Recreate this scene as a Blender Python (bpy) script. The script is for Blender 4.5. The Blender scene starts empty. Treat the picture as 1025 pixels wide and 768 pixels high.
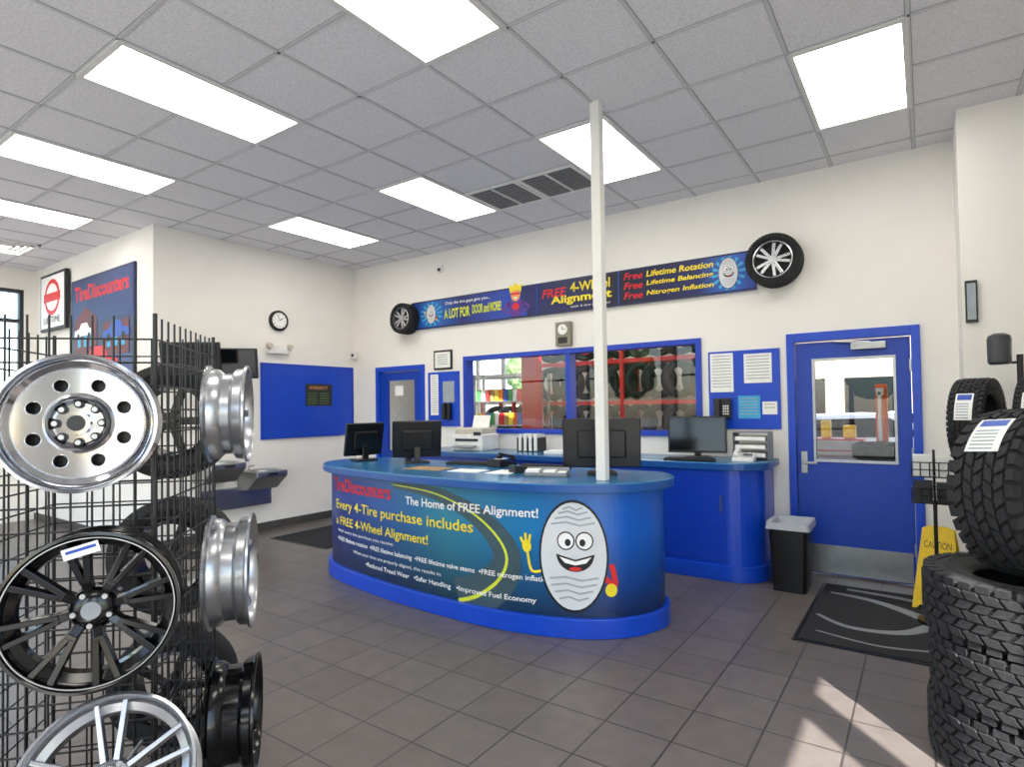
import bpy, bmesh, math, random
import mathutils
from mathutils import Vector, Matrix
random.seed(4)
S = bpy.context.scene
COL = S.collection

# ------------------------------------------------------------ materials
def lin(h):
    h = h.lstrip('#')
    out = []
    for i in (0, 2, 4):
        c = int(h[i:i+2], 16)/255
        out.append(c/12.92 if c <= 0.04045 else ((c+0.055)/1.055)**2.4)
    return out
_m = {}
def M(name, hexc, rough=0.5, metal=0.0, var=0.08, scale=14, bump=0.0, emit=0, spec=0.5):
    if name in _m: return _m[name]
    m = bpy.data.materials.new(name); m.use_nodes = True
    nt = m.node_tree; b = nt.nodes['Principled BSDF']
    c = lin(hexc)
    tc = nt.nodes.new('ShaderNodeTexCoord')
    no = nt.nodes.new('ShaderNodeTexNoise'); no.inputs['Scale'].default_value = scale
    no.inputs['Detail'].default_value = 4
    nt.links.new(tc.outputs['Object'], no.inputs['Vector'])
    r = nt.nodes.new('ShaderNodeValToRGB')
    r.color_ramp.elements[0].position = 0.3; r.color_ramp.elements[1].position = 0.7
    r.color_ramp.elements[0].color = [x*(1-var) for x in c]+[1]
    r.color_ramp.elements[1].color = [min(1, x*(1+var)) for x in c]+[1]
    nt.links.new(no.outputs['Fac'], r.inputs['Fac'])
    nt.links.new(r.outputs['Color'], b.inputs['Base Color'])
    b.inputs['Roughness'].default_value = rough
    b.inputs['Metallic'].default_value = metal
    b.inputs['Specular IOR Level'].default_value = spec
    if bump:
        bp = nt.nodes.new('ShaderNodeBump'); bp.inputs['Strength'].default_value = bump
        bp.inputs['Distance'].default_value = 0.01
        nt.links.new(no.outputs['Fac'], bp.inputs['Height'])
        nt.links.new(bp.outputs['Normal'], b.inputs['Normal'])
    if emit:
        b.inputs['Emission Color'].default_value = c+[1]
        b.inputs['Emission Strength'].default_value = emit
    _m[name] = m
    return m

def glass_mat():
    m = bpy.data.materials.new('thin_glass'); m.use_nodes = True
    nt = m.node_tree; nt.nodes.clear()
    o = nt.nodes.new('ShaderNodeOutputMaterial'); mx = nt.nodes.new('ShaderNodeMixShader')
    t = nt.nodes.new('ShaderNodeBsdfTransparent'); g = nt.nodes.new('ShaderNodeBsdfGlossy')
    lw = nt.nodes.new('ShaderNodeLayerWeight'); lw.inputs['Blend'].default_value = 0.5
    pw = nt.nodes.new('ShaderNodeMath'); pw.operation = 'POWER'; pw.inputs[1].default_value = 4.0
    ma = nt.nodes.new('ShaderNodeMath'); ma.operation = 'MULTIPLY_ADD'; ma.inputs[1].default_value = .6; ma.inputs[2].default_value = .07
    nt.links.new(lw.outputs['Facing'], pw.inputs[0]); nt.links.new(pw.outputs[0], ma.inputs[0])
    g.inputs['Roughness'].default_value = 0.01
    t.inputs['Color'].default_value = (.97, .985, .98, 1)
    nt.links.new(ma.outputs[0], mx.inputs[0]); nt.links.new(t.outputs[0], mx.inputs[1])
    nt.links.new(g.outputs[0], mx.inputs[2]); nt.links.new(mx.outputs[0], o.inputs[0])
    return m
GLASS = glass_mat()

WALL = M('wall_paint_warm_white', 'EFECE6', 0.85, var=0.015, scale=3)
BLUE = M('blue_paint', '0A3CB8', 0.35, var=0.06)
BLUE2 = M('blue_laminate', '0E46C4', 0.3, var=0.05)
BLUED = M('blue_door_paint', '0B3FAE', 0.4, var=0.05)
TOPM = M('teal_laminate', '2C6E9C', 0.22, var=0.12, scale=60)
BLACK = M('black_plastic', '0C0C0E', 0.35)
DARK = M('dark_grey', '26272A', 0.5)
RUB = M('tire_rubber', '151618', 0.75, var=0.25, scale=40, bump=0.15)
RUBT = M('tire_tread_rubber', '232427', 0.8, var=0.3, scale=60)
CHROME = M('polished_aluminium', 'BFC0C4', 0.10, 1.0, var=0.03)
SILVER = M('silver_painted_alloy', 'BABCC0', 0.26, 0.92, var=0.03)
GBLACK = M('gloss_black_alloy', '08080A', 0.15, 0.0)
STEEL = M('brushed_stainless', 'A9ABAD', 0.33, 0.95)
WHITE = M('white_plastic', 'E8E8E6', 0.45)
PAPER = M('paper', 'F0F0EC', 0.8, var=0.04)
BEIGE = M('beige_plastic', 'C9C2B2', 0.5)
GREYP = M('grey_plastic', '8C9094', 0.5)
YEL = M('print_yellow', 'F2DC2A', 0.5)
YELG = M('print_lime', 'D6E23A', 0.5)
RED = M('print_red', 'D8202A', 0.5)
SKIN = M('print_orange', 'E8A060', 0.5)
PWHITE = M('print_white', 'F4F4F4', 0.5, var=0.02)
PMASC = M('print_silver_white', 'D6DADE', 0.5, var=0.04, scale=5)
PGREY = M('print_grey', 'A0A9B0', 0.5)
PBLK = M('print_black', '06070A', 0.5)
PCYAN = M('print_cyan', '3AA6D8', 0.5)
PNAVY = M('print_navy', '101C50', 0.4)
PBLUE = M('print_blue', '1648B0', 0.4)
BASEB = M('baseboard_vinyl', '4A4744', 0.6)
FRAMEAL = M('window_aluminium', '3A3E44', 0.4, 0.5)
YSIGN = M('yellow_sign_plastic', 'F0C81A', 0.45)
TRIMW = M('white_metal_trim', 'E0E0DC', 0.5, var=0.02)
SCREEN = M('dark_screen', '101418', 0.12)
WOOD = M('tan_wood', 'A8895E', 0.6)
REDP = M('red_steel', 'B01818', 0.4)

# ------------------------------------------------------------ helpers
def group(name, loc=(0, 0, 0), rz=0.0):
    e = bpy.data.objects.new(name, None); COL.objects.link(e)
    e.location = loc; e.rotation_euler = (0, 0, rz); e.empty_display_size = 0.1
    return e
def add(name, me, mat, parent=None, loc=(0, 0, 0), rot=None, smooth=False, bevel=0):
    o = bpy.data.objects.new(name, me); COL.objects.link(o)
    if mat is not None and len(me.materials) == 0: me.materials.append(mat)
    if parent: o.parent = parent
    o.location = loc
    if rot is not None:
        if hasattr(rot, 'w'): o.rotation_mode = 'QUATERNION'; o.rotation_quaternion = rot
        else: o.rotation_euler = rot
    if smooth:
        for p in me.polygons: p.use_smooth = True
        try: me.set_sharp_from_angle(angle=math.radians(35))
        except Exception: pass
    if bevel:
        b = o.modifiers.new('bevel', 'BEVEL'); b.width = bevel; b.segments = 2
        b.limit_method = 'ANGLE'
    return o
def pyd(verts, faces, name='m'):
    me = bpy.data.meshes.new(name); me.from_pydata([tuple(v) for v in verts], [], faces); me.update()
    return me
CUBEF = [(0, 3, 2, 1), (4, 5, 6, 7), (0, 1, 5, 4), (1, 2, 6, 5), (2, 3, 7, 6), (3, 0, 4, 7)]
def boxes(name, lst, mat, parent=None, bevel=0, loc=(0, 0, 0), rot=None):
    """lst of (x0,x1,y0,y1,z0,z1)"""
    v = []; f = []
    for (x0, x1, y0, y1, z0, z1) in lst:
        n = len(v)
        v += [(x0, y0, z0), (x1, y0, z0), (x1, y1, z0), (x0, y1, z0), (x0, y0, z1), (x1, y0, z1), (x1, y1, z1), (x0, y1, z1)]
        f += [tuple(i+n for i in q) for q in CUBEF]
    return add(name, pyd(v, f, name), mat, parent, loc, rot, bevel=bevel)
def box(name, size, loc, mat, parent=None, bevel=0.004, rot=None):
    sx, sy, sz = [s/2 for s in size]
    return boxes(name, [(-sx, sx, -sy, sy, -sz, sz)], mat, parent, bevel, loc, rot)
def lathe(name, prof, mat, parent=None, loc=(0, 0, 0), rot=None, seg=48, closed=True, smooth=True):
    v = []; f = []; n = len(prof)
    for i in range(seg):
        a = 2*math.pi*i/seg
        for r, z in prof: v.append((r*math.cos(a), r*math.sin(a), z))
    for i in range(seg):
        j = (i+1) % seg
        for k in range(n if closed else n-1):
            l = (k+1) % n
            f.append((i*n+k, j*n+k, j*n+l, i*n+l))
    return add(name, pyd(v, f, name), mat, parent, loc, rot, smooth=smooth)
def cyl(name, r, h, loc, mat, parent=None, rot=None, seg=28, r2=None):
    r2 = r if r2 is None else r2
    v = [(r*math.cos(2*math.pi*i/seg), r*math.sin(2*math.pi*i/seg), -h/2) for i in range(seg)]
    v += [(r2*math.cos(2*math.pi*i/seg), r2*math.sin(2*math.pi*i/seg), h/2) for i in range(seg)]
    f = [(i, (i+1) % seg, seg+(i+1) % seg, seg+i) for i in range(seg)]
    f += [tuple(range(seg-1, -1, -1)), tuple(range(seg, 2*seg))]
    return add(name, pyd(v, f, name), mat, parent, loc, rot, smooth=True)
def prism(name, poly, z0, z1, mat, parent=None, bevel=0, smooth=False, loc=(0,0,0), rot=None):
    n = len(poly)
    v = [(x, y, z0) for x, y in poly]+[(x, y, z1) for x, y in poly]
    f = [(i, (i+1) % n, n+(i+1) % n, n+i) for i in range(n)]
    f += [tuple(range(n-1, -1, -1)), tuple(range(n, 2*n))]
    me = pyd(v, f, name)
    return add(name, me, mat, parent, loc, rot, smooth=smooth, bevel=bevel)
def wires(name, lines, r, mat, parent=None, res=1):
    cu = bpy.data.curves.new(name, 'CURVE'); cu.dimensions = '3D'; cu.bevel_depth = r; cu.bevel_resolution = res
    for pts in lines:
        sp = cu.splines.new('POLY'); sp.points.add(len(pts)-1)
        for p, q in zip(sp.points, pts): p.co = (*q, 1)
    cu.use_fill_caps = True
    cu.materials.append(mat)
    o = bpy.data.objects.new(name, cu); COL.objects.link(o)
    if parent: o.parent = parent
    return o
def curve_to_mesh(cu):
    o = bpy.data.objects.new('tmp', cu); COL.objects.link(o)
    dg = bpy.context.evaluated_depsgraph_get(); dg.update()
    me = bpy.data.meshes.new_from_object(o.evaluated_get(dg))
    bpy.data.objects.remove(o); me.materials.clear()
    return me
# ---- decals -------------------------------------------------------
def map_mesh(me, fn, step=0.05):
    bm = bmesh.new(); bm.from_mesh(me)
    xs = [v.co.x for v in bm.verts]
    if step and xs:
        x = math.floor(min(xs)/step)*step+step
        while x < max(xs):
            bmesh.ops.bisect_plane(bm, geom=bm.verts[:]+bm.edges[:]+bm.faces[:], plane_co=(x, 0, 0), plane_no=(1, 0, 0))
            x += step
    for v in bm.verts: v.co = Vector(fn(v.co.x, v.co.y))
    bm.to_mesh(me); bm.free()
    return me
def text(name, s, x, z, w, h, mat, fn, parent, step=None, shear=0.0, bold=0.0):
    cu = bpy.data.curves.new('t', 'FONT'); cu.body = s; cu.size = 1; cu.shear = shear; cu.offset = bold
    cu.resolution_u = 3
    me = curve_to_mesh(cu)
    vx = [v.co.x for v in me.vertices]; vy = [v.co.y for v in me.vertices]
    if not vx: return
    kx = w/(max(vx)-min(vx)); ky = h/(max(vy)-min(vy)); mx = min(vx); my = min(vy)
    for v in me.vertices: v.co = ((v.co.x-mx)*kx+x, (v.co.y-my)*ky+z, 0)
    map_mesh(me, fn, step)
    return add(name, me, mat, parent)
def poly(name, polys, mat, fn, parent, step=None):
    v = []; f = []
    for p in polys:
        n = len(v); v += [(a, b, 0) for a, b in p]; f.append(tuple(range(n, n+len(p))))
    me = map_mesh(pyd(v, f, name), fn, step)
    return add(name, me, mat, parent)
def ell(cx, cz, rx, rz, n=36, a0=0, a1=2*math.pi, rot=0):
    out = []
    for i in range(n):
        t = a0+(a1-a0)*i/(n if abs(a1-a0-2*math.pi) < 1e-6 else n-1)
        x = rx*math.cos(t); y = rz*math.sin(t)
        out.append((cx+x*math.cos(rot)-y*math.sin(rot), cz+x*math.sin(rot)+y*math.cos(rot)))
    return out
def rect(x0, x1, z0, z1): return [(x0, z0), (x1, z0), (x1, z1), (x0, z1)]
def strip(pts, w0, w1=None):
    w1 = w0 if w1 is None else w1; L = []; R = []
    for i, (x, z) in enumerate(pts):
        a = pts[max(0, i-1)]; b = pts[min(len(pts)-1, i+1)]
        dx, dz = b[0]-a[0], b[1]-a[1]; l = math.hypot(dx, dz) or 1
        w = (w0+(w1-w0)*i/(len(pts)-1))/2
        L.append((x-dz/l*w, z+dx/l*w)); R.append((x+dz/l*w, z-dx/l*w))
    return [[L[i], R[i], R[i+1], L[i+1]] for i in range(len(pts)-1)]
def flat(off=0.003, y=0.0):
    return lambda x, z: (x, y-off, z)
def aim(n):
    return Vector(n).normalized().to_track_quat('Z', 'Y')

# ------------------------------------------------------------ room shell
CH = 3.66
RX0 = .235          # right end of the back wall
def wall(name, axis, p0, p1, a0, a1, z0, z1, holes, mat=WALL):
    A = sorted({a0, a1, *[h[0] for h in holes], *[h[1] for h in holes]})
    Z = sorted({z0, z1, *[h[2] for h in holes], *[h[3] for h in holes]})
    L = []
    for i in range(len(A)-1):
        for k in range(len(Z)-1):
            ca = (A[i]+A[i+1])/2; cz = (Z[k]+Z[k+1])/2
            if any(h[0] < ca < h[1] and h[2] < cz < h[3] for h in holes): continue
            L.append((A[i], A[i+1], p0, p1, Z[k], Z[k+1]) if axis == 'y' else (p0, p1, A[i], A[i+1], Z[k], Z[k+1]))
    return boxes(name, L, mat)

BW = (-4.92, -1.83, 1.22, 2.21)
wall('wall_back', 'y', 5.95, 6.07, -7.17, RX0+.12, 0, CH, [BW, (-6.53, -5.68, 0, 2.10), (-1.0, -0.06, 0, 2.13)])
wall('wall_left', 'x', -7.17, -7.05, 3.09, 5.95, 0, CH, [])
wall('wall_alcove', 'y', 3.09, 3.21, -10.87, -7.17, 0, CH, [])
wall('wall_left_exterior', 'x', -10.87, -10.75, -2.6, 3.09, 0, CH, [(0.3, 2.95, 0.9, 3.36), (-2.3, -0.2, 0.9, 3.36)])
FRW = [(-10.2, -8.0, .35, 3.1), (-7.7, -5.5, .35, 3.1), (-5.2, -3.0, .35, 3.1), (-2.7, -0.5, .35, 3.1), (-0.3, 1.3, .1, 3.1)]
wall('wall_front', 'y', -2.72, -2.6, -10.87, 1.72, 0, CH, FRW)
RW = [(0.90, 1.42, .1, 3.10), (-0.9, 0.78, .1, 3.10), (-2.4, -1.1, .1, 3.10)]
wall('wall_right', 'x', 1.6, 1.72, -2.6, 5.47, 0, CH, RW)
wall('wall_right_return', 'y', 5.35, 5.47, RX0, 1.6, 0, CH, [(0.60, 1.45, 0.9, 2.05)])
wall('wall_right_stub', 'x', RX0, RX0+.12, 5.47, 5.95, 0, CH, [])

def floor_mat():
    m = bpy.data.materials.new('grey_floor_tile'); m.use_nodes = True
    nt = m.node_tree; b = nt.nodes['Principled BSDF']
    tc = nt.nodes.new('ShaderNodeTexCoord'); br = nt.nodes.new('ShaderNodeTexBrick')
    br.offset = 0.0; br.inputs['Scale'].default_value = 1
    br.inputs['Brick Width'].default_value = .33; br.inputs['Row Height'].default_value = .33
    br.inputs['Mortar Size'].default_value = .005; br.inputs['Bias'].default_value = 0
    br.inputs['Color1'].default_value = (*lin('615A56'), 1); br.inputs['Color2'].default_value = (*lin('69625D'), 1)
    br.inputs['Mortar'].default_value = (*lin('3C3734'), 1)
    nt.links.new(tc.outputs['Object'], br.inputs['Vector'])
    no = nt.nodes.new('ShaderNodeTexNoise'); no.inputs['Scale'].default_value = 9; no.inputs['Detail'].default_value = 6
    nt.links.new(tc.outputs['Object'], no.inputs['Vector'])
    mx = nt.nodes.new('ShaderNodeMix'); mx.data_type = 'RGBA'; mx.blend_type = 'OVERLAY'; mx.inputs[0].default_value = .25
    nt.links.new(br.outputs['Color'], mx.inputs[6]); nt.links.new(no.outputs['Fac'], mx.inputs[7])
    nt.links.new(mx.outputs[2], b.inputs['Base Color'])
    b.inputs['Roughness'].default_value = .34
    bp = nt.nodes.new('ShaderNodeBump'); bp.inputs['Strength'].default_value = .3; bp.inputs['Distance'].default_value = .003; bp.invert = True
    nt.links.new(br.outputs['Fac'], bp.inputs['Height']); nt.links.new(bp.outputs['Normal'], b.inputs['Normal'])
    return m
boxes('floor', [(-10.87, 1.72, -2.72, 6.07, -0.1, 0)], floor_mat())

def ceil_mat():
    m = bpy.data.materials.new('acoustic_tile'); m.use_nodes = True
    nt = m.node_tree; b = nt.nodes['Principled BSDF']
    tc = nt.nodes.new('ShaderNodeTexCoord')
    no = nt.nodes.new('ShaderNodeTexNoise'); no.inputs['Scale'].default_value = 70; no.inputs['Detail'].default_value = 8; no.inputs['Roughness'].default_value = .8
    nt.links.new(tc.outputs['Object'], no.inputs['Vector'])
    r = nt.nodes.new('ShaderNodeValToRGB'); r.color_ramp.elements[0].position = .38; r.color_ramp.elements[1].position = .55
    r.color_ramp.elements[0].color = (*lin('D2D2D6'), 1); r.color_ramp.elements[1].color = (*lin('EBEBEE'), 1)
    nt.links.new(no.outputs['Fac'], r.inputs['Fac']); nt.links.new(r.outputs[0], b.inputs['Base Color'])
    b.inputs['Roughness'].default_value = .95
    return m
boxes('ceiling', [(-10.87, 1.72, -2.72, 6.07, CH, CH+.1)], ceil_mat())
G = []; GS = []
x = -.025+.61*2
def grid_x(x): return 5.95 if -7.05 < x < RX0 else (5.35 if x > 0 else 3.09)
while x > -10.75:
    G.append((x-.011, x+.011, -2.6, grid_x(x), CH-.006, CH)); GS.append((x-.0145, x+.0145, -2.6, grid_x(x), CH-.0015, CH)); x -= .61
y = 5.09+.61
while y > -2.6:
    x0, x1 = ((-7.05 if y > 3.09 else -10.75), (RX0 if y > 5.35 else 1.6))
    G.append((x0, x1, y-.011, y+.011, CH-.006, CH)); GS.append((x0, x1, y-.0145, y+.0145, CH-.0015, CH)); y -= .61
boxes('trim_ceiling_grid', G, M('ceiling_grid_metal', 'CCCDD0', .6, var=.02))
boxes('trim_ceiling_reveal', GS, M('ceiling_reveal_gap', '8A8B90', .9, var=.02))

LENS = M('fluorescent_diffuser', 'FFFAF0', .6, emit=8.0)
for cy in (4.48, 2.04, -0.40):
    for k in range(6):
        cx = -.33-1.83*k
        if cy > 4 and k > 3: continue
        g = group('ceiling_light', (cx, cy, CH))
        boxes('frame', [(-.305, .305, -.61, -.575, -.014, 0), (-.305, .305, .575, .61, -.014, 0), (-.305, -.275, -.575, .575, -.014, 0), (.275, .305, -.575, .575, -.014, 0)], TRIMW, g)
        boxes('diffuser', [(-.275, .275, -.575, .575, -.010, -.001)], LENS, g)
for cx in (-3.38, -2.77):
    g = group('ceiling_vent', (cx, 4.785, CH))
    boxes('frame', [(-.3, .3, -.3, -.265, -.014, 0), (-.3, .3, .265, .3, -.014, 0), (-.3, -.265, -.265, .265, -.014, 0), (.265, .3, -.265, .265, -.014, 0), (-.012, .012, -.265, .265, -.014, 0)], WHITE, g)
    boxes('louvers', [(-.265, .265, -.25+.045*i, -.238+.045*i, -.012, -.004) for i in range(12)], M('vent_grey', '8C8E92', .5), g)
    boxes('duct', [(-.265, .265, -.265, .265, -.004, -.0005)], DARK, g)
g = group('ceiling_diffuser', (-9.3, 2.35, CH))
for i in range(4):
    s = .29-.065*i
    boxes('ring_%d' % (i+1), [(-s, s, -s, -s+.03, -.02-.006*i, 0), (-s, s, s-.03, s, -.02-.006*i, 0), (-s, -s+.03, -s, s, -.02-.006*i, 0), (s-.03, s, -s, s, -.02-.006*i, 0)], TRIMW, g)

# baseboards
boxes('baseboard_back', [(-7.05, -6.59, 5.935, 5.95, 0, .1), (-5.62, -5.25, 5.935, 5.95, 0, .1), (-.02, RX0, 5.935, 5.95, 0, .1)], BASEB)
boxes('baseboard_left', [(-7.05, -7.035, 3.09, 5.935, 0, .1)], BASEB)
boxes('baseboard_alcove', [(-10.75, -7.05, 3.075, 3.09, 0, .1)], BASEB)
boxes('baseboard_right', [(RX0, 1.6, 5.335, 5.35, 0, .1), (RX0-.015, RX0, 5.35, 5.935, 0, .1), (1.585, 1.6, 1.45, 5.335, 0, .1)], BASEB)

# windows
_wn = [0]
def window(axis, p, a0, a1, z0, z1, mat=FRAMEAL, fw=.05, muls=(), hmul=(), dep=.1, out=0.0):
    _wn[0] += 1
    g = group('window_%d' % _wn[0], ((a0+a1)/2, p, (z0+z1)/2) if axis == 'y' else (p, (a0+a1)/2, (z0+z1)/2))
    w = (a1-a0)/2; h = (z1-z0)/2; c = (a0+a1)/2; cz = (z0+z1)/2
    L = [(-w, w, -h, -h+fw), (-w, w, h-fw, h), (-w, -w+fw, -h+fw, h-fw), (w-fw, w, -h+fw, h-fw)]
    L += [(m-c-fw/2, m-c+fw/2, -h+fw, h-fw) for m in muls] + [(-w+fw, w-fw, m-cz-fw/2, m-cz+fw/2) for m in hmul]
    d0, d1 = -dep/2-out, dep/2
    gq = [(-w+fw, -h+fw), (w-fw, -h+fw), (w-fw, h-fw), (-w+fw, h-fw)]
    if axis == 'y':
        boxes('frame', [(a, b, d0, d1, e, f) for a, b, e, f in L], mat, g)
        add('glass', pyd([(a, 0, b) for a, b in gq], [(0, 1, 2, 3)]), GLASS, g)
    else:
        boxes('frame', [(d0, d1, a, b, e, f) for a, b, e, f in L], mat, g)
        add('glass', pyd([(0, a, b) for a, b in gq], [(0, 1, 2, 3)]), GLASS, g)
    return g
window('y', 6.01, *BW, mat=BLUE, fw=.055, muls=(-3.36,), dep=.12, out=.03)
window('x', -10.81, .3, 2.95, .9, 3.36, muls=(1.6,), hmul=(2.9,))
window('x', -10.81, -2.3, -.2, .9, 3.36)
for h in FRW: window('y', -2.66, *h, hmul=(2.3,))
for h in RW: window('x', 1.66, *h, fw=.03)
window('y', 5.41, .60, 1.45, .9, 2.05)

# doors
g = group('door_1', (-.53, 5.99, 0))
boxes('frame', [(-.51, -.445, -.07, .06, 0, 2.18), (.445, .51, -.07, .06, 0, 2.18), (-.445, .445, -.07, .06, 2.10, 2.18)], BLUE2, g, bevel=.004)
wx0, wx1, wz0, wz1 = -.285, .315, 1.03, 1.92
boxes('leaf', [(-.44, wx0, -.03, .015, .012, 2.09), (wx1, .44, -.03, .015, .012, 2.09), (wx0, wx1, -.03, .015, .012, wz0), (wx0, wx1, -.03, .015, wz1, 2.09)], BLUED, g)
boxes('window_bead', [(wx0-.02, wx1+.02, -.042, -.028, wz0-.02, wz0), (wx0-.02, wx1+.02, -.042, -.028, wz1, wz1+.02), (wx0-.02, wx0, -.042, -.028, wz0, wz1), (wx1, wx1+.02, -.042, -.028, wz0, wz1)], STEEL, g)
add('glass', pyd([(wx0, -.01, wz0), (wx1, -.01, wz0), (wx1, -.01, wz1), (wx0, -.01, wz1)], [(0, 1, 2, 3)]), GLASS, g)
box('kick_plate', (.84, .004, .25), (0, -.033, .145), STEEL, g, bevel=.001)
box('handle_plate', (.055, .008, .2), (-.385, -.035, 1.0), STEEL, g)
box('handle_lever', (.12, .02, .022), (-.335, -.075, 1.0), STEEL, g, bevel=.006)
cyl('handle_neck', .011, .05, (-.385, -.055, 1.0), STEEL, g, rot=(math.pi/2, 0, 0))
box('closer_body', (.26, .05, .06), (.14, -.06, 2.03), STEEL, g)
box('closer_arm', (.28, .02, .015), (.02, -.075, 2.07), STEEL, g, rot=(0, .08, 0))
boxes('hinges', [(.43, .455, -.045, -.03, z, z+.1) for z in (.25, 1.05, 1.8)], STEEL, g)

g = group('door_2', (-6.105, 5.99, 0))
boxes('frame', [(-.48, -.415, -.07, .06, 0, 2.15), (.415, .48, -.07, .06, 0, 2.15), (-.415, .415, -.07, .06, 2.08, 2.15)], BLUE2, g, bevel=.004)
boxes('leaf', [(-.41, -.27, -.03, .015, .01, 2.07), (.27, .41, -.03, .015, .01, 2.07), (-.27, .27, -.03, .015, .01, .95), (-.27, .27, -.03, .015, 1.95, 2.07)], BLUED, g)
add('glass', pyd([(-.27, -.01, .95), (.27, -.01, .95), (.27, -.01, 1.95), (-.27, -.01, 1.95)], [(0, 1, 2, 3)]), GLASS, g)
cyl('handle_knob', .03, .05, (.34, -.06, 1.0), STEEL, g, rot=(math.pi/2, 0, 0))
box('notice', (.16, .004, .14), (-.05, -.013, 1.80), PAPER, g, bevel=0)

# ------------------------------------------------------------ tyres and rims
def tyre(name, R, r, w, parent=None, loc=(0, 0, 0), q=None, tread=True, n=44, sticker=None, rub=RUB, deep=.008, gap=1.0):
    g = group(name, loc)
    if parent: g.parent = parent
    if q is not None: g.rotation_mode = 'QUATERNION'; g.rotation_quaternion = q
    h = w/2
    prof = [(r, -h*.72), (r+.012, -h*.85), (r+.03, -h*.93), (r+(R-r)*.55, -h), (R-.045, -h*.95), (R-.02, -h*.86), (R-.004, -h*.74), (R, -h*.5),
            (R, h*.5), (R-.004, h*.74), (R-.02, h*.86), (R-.045, h*.95), (r+(R-r)*.55, h), (r+.03, h*.93), (r+.012, h*.85), (r, h*.72), (r+.012, h*.6), (R-.03, h*.7), (R-.03, -h*.7), (r+.012, -h*.6)]
    lathe('carcass', prof, rub, g, seg=56)
    for s in (-1, 1):
        zz = s*h
        lathe('sidewall_rib_%d' % (s+2), [(r+(R-r)*.50, zz*.995), (r+(R-r)*.52, zz*1.02), (r+(R-r)*.56, zz*1.02), (r+(R-r)*.58, zz*.995)], rub, g, seg=56)
    if tread:
        v = []; f = []
        def blk(a, z, da, dz, r0, r1, sk):
            nn = len(v)
            for rr in (r0, r1):
                for (sa, sz) in ((-1, -1), (1, -1), (1, 1), (-1, 1)):
                    aa = a+sa*da+sz*sk; k = .92 if rr == r1 else 1
                    v.append((rr*math.cos(aa), rr*math.sin(aa), z+sz*dz*k))
            f.extend([tuple(i+nn for i in qd) for qd in CUBEF])
        st = 2*math.pi/n
        for i in range(n):
            for k, zz in enumerate((-.60, -.30, 0, .30, .60)):
                blk(i*st+(k % 2)*st*.5, zz*h, st*.40*gap, h*.125, R-.004, R+deep, st*.18*(1 if k % 2 else -1))
            for s in (-1, 1):
                blk(i*st+(st*.5 if s > 0 else 0), s*h*.86, st*.37*gap, h*.115, R-.042, R+deep*.4, 0)
        add('tread_blocks', pyd(v, f, 'tread'), RUBT, g)
    if sticker is not None:
        a0, aw = sticker
        def fn(off):
            return lambda x, z: ((R+deep+.0025+off)*math.cos(a0+x/R), (R+deep+.0025+off)*math.sin(a0+x/R), z)
        poly('label', [rect(-aw, aw, -h*.5, h*.5)], PAPER, fn(0), g, step=.02)
        poly('label_logo', [rect(-aw*.9, -aw*.45, -h*.4, h*.4)], PBLUE, fn(.001), g, step=.02)
        poly('label_lines', [rect(aw*(-.2+.2*i), aw*(-.12+.2*i), -h*.4, h*.3) for i in range(6)], PGREY, fn(.001), g, step=.02)
    return g

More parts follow.
